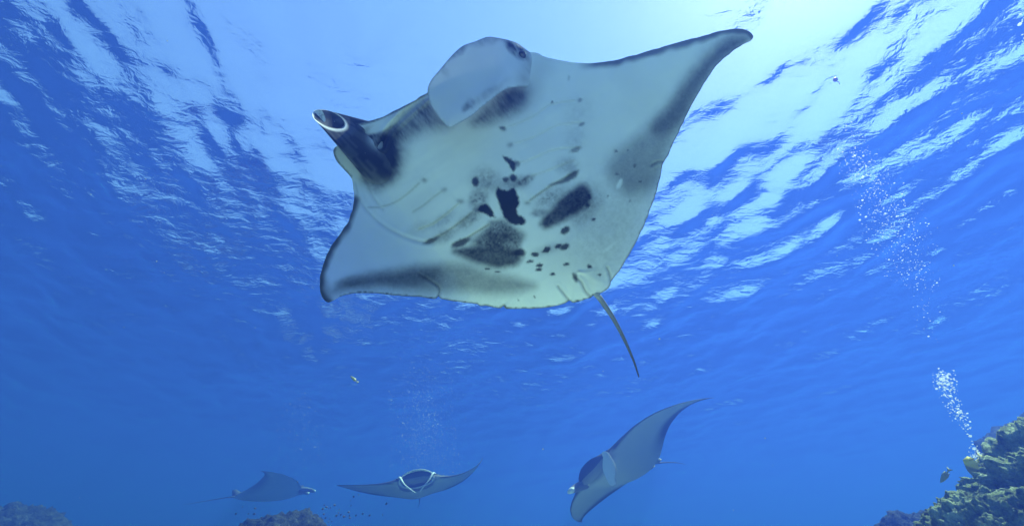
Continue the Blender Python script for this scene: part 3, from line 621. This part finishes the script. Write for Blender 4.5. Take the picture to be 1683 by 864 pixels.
# ---------------------------------------------------------------- bubbles, drifting specks and the float
m_bub, t_, out = new_mat('bubble'); N = t_.nodes.new; L = t_.links.new
tl_ = N('ShaderNodeBsdfTranslucent'); tl_.inputs[0].default_value = (.97, .97, .97, 1); tr_ = N('ShaderNodeBsdfTransparent')
gl = N('ShaderNodeBsdfGlossy'); gl.inputs['Roughness'].default_value = .1; m1 = N('ShaderNodeMixShader'); m2 = N('ShaderNodeMixShader'); m1.inputs[0].default_value = .4; m2.inputs[0].default_value = .2
L(tl_.outputs[0], m1.inputs[1]); L(tr_.outputs[0], m1.inputs[2]); L(m1.outputs[0], m2.inputs[1]); L(gl.outputs[0], m2.inputs[2]); L(m2.outputs[0], out.inputs['Surface'])
import bmesh
bm = bmesh.new(); bmesh.ops.create_icosphere(bm, subdivisions=1, radius=1.0); bm.verts.ensure_lookup_table()
ICO_V = np.array([tuple(q.co) for q in bm.verts]); ICO_F = np.array([[q.index for q in f.verts] for f in bm.faces]); bm.free()
def cloud(name, centres, radii, mat, label, cat, squash=.8):
    n = len(centres); V = (np.asarray(centres)[:, None] + ICO_V[None] * np.asarray(radii)[:, None, None] * np.array([1, 1, squash])).reshape(-1, 3)
    F = (ICO_F[None] + (np.arange(n) * len(ICO_V))[:, None, None]).reshape(-1, 3)
    return tag(mesh_obj(name, V, F, mat), label, cat, kind='stuff')
def plume(path, widths, counts, depth, rpx, seed, spread=.25):
    """bubbles scattered about a rising path; widths in pixels, rpx bubble radius in pixels"""
    r = np.random.default_rng(seed); cs, rs = [], []
    path = np.array(path, float)
    for i in range(len(path) - 1):
        for _ in range(counts[i]):
            t = r.random(); q = path[i] * (1 - t) + path[i + 1] * t; wd = widths[i] * (1 - t) + widths[i + 1] * t
            dz = depth + r.normal(0, spread); cs.append(at(q[0] + np.clip(r.normal(0, wd), -2 * wd, 2 * wd), q[1] + r.normal(0, wd * .5), dz))
            rs.append(rpx * r.lognormal(-.25, .5) * dz / FPX)
    return np.array(cs), np.array(rs)
c1, r1 = plume([(1612, 755), (1604, 745), (1597, 728), (1590, 705), (1580, 688), (1568, 668), (1556, 640), (1550, 614)], [9, 7, 2, 3, 7, 7, 10, 9], [90, 14, 6, 24, 70, 70, 240], 4.1, .98, 31, .12)
cloud('bubbles', c1, r1, m_bub, 'bright silver bubble stream rising from behind the jagged rock', 'bubbles')
c2, r2 = plume([(1536, 575), (1528, 530), (1512, 470), (1484, 400), (1460, 350), (1425, 290), (1405, 245), (1395, 200), (1378, 140)], [4, 10, 18, 28, 27, 22, 14, 5, 3], [12, 45, 200, 300, 280, 260, 60, 10], 5.8, .6, 32, .3)
cloud('bubbles', c2, r2, m_bub, 'tall pale bubble column drifting up to the orange float', 'bubbles')
c3, r3 = plume([(700, 785), (698, 740), (695, 690), (690, 640), (700, 610)], [30, 27, 25, 26, 22], [900, 900, 700, 260], 14.0, .27, 33, .6)
cloud('bubbles', c3, r3, m_bub, 'faint distant bubble curtain rising behind the mouth-gaping manta ray', 'bubbles')
c4, r4 = plume([(505, 760), (495, 690), (490, 640)], [22, 20, 18], [200, 150], 14.0, .32, 34, .6)
cloud('bubbles', c4, r4, m_bub, 'very faint bubble curtain rising above the small side-on manta ray', 'bubbles')
c5, r5 = plume([(1684, 62), (1680, 40), (1676, 20)], [3, 3, 2], [8, 7], 5.0, 1.6, 35, .1)
cloud('bubbles', c5, r5, m_bub, 'few loose bubbles high above the reef slope', 'bubbles')
m_sp, t_, out = new_mat('plankton'); b_ = t_.nodes.new('ShaderNodeBsdfTranslucent'); b_.inputs[0].default_value = (.5, .55, .55, 1); t_.links.new(b_.outputs[0], out.inputs['Surface'])
rp = np.random.default_rng(41); n = 260
pc = [at(rp.uniform(-60, 1740), rp.uniform(-40, 900), d) for d in rp.uniform(.9, 6.0, n)]
cloud('drifting_specks', pc, rp.uniform(.0008, .0022, n), m_sp, 'tiny pale specks drifting in the water', 'plankton', 1.0)
def build_float():
    r = rays([(1373, 131)])[0]; p = CAM + r * ((SURF_Z - .02 - CAM_Z) / r[2])
    bm = bmesh.new(); bmesh.ops.create_uvsphere(bm, u_segments=24, v_segments=14, radius=.04); bmesh.ops.scale(bm, vec=(1, 1, 1.25), verts=bm.verts)
    me = bpy.data.meshes.new('hull'); bm.to_mesh(me); bm.free()
    m, t_, out = new_mat('orange_plastic'); b_ = t_.nodes.new('ShaderNodeBsdfPrincipled'); b_.inputs['Base Color'].default_value = (.75, .2, .03, 1); b_.inputs['Roughness'].default_value = .4; t_.links.new(b_.outputs[0], out.inputs['Surface'])
    me.materials.append(m); me.polygons.foreach_set('use_smooth', [True] * len(me.polygons))
    root = bpy.data.objects.new('surface_float', None); C.objects.link(root); root.location = Vector(p); tag(root, 'small orange float bobbing at the sea surface', 'float')
    h_ = bpy.data.objects.new('hull', me); C.objects.link(h_); h_.parent = root
    tp = np.stack([.012 * np.sin(np.linspace(0, 5, 14)), 0 * np.linspace(0, 1, 14), -.07 - np.linspace(0, .12, 14)], 1)
    v, f = sweep(tp, [.006] * 14, 6); mesh_obj('line', v, f, m, root)
build_float()
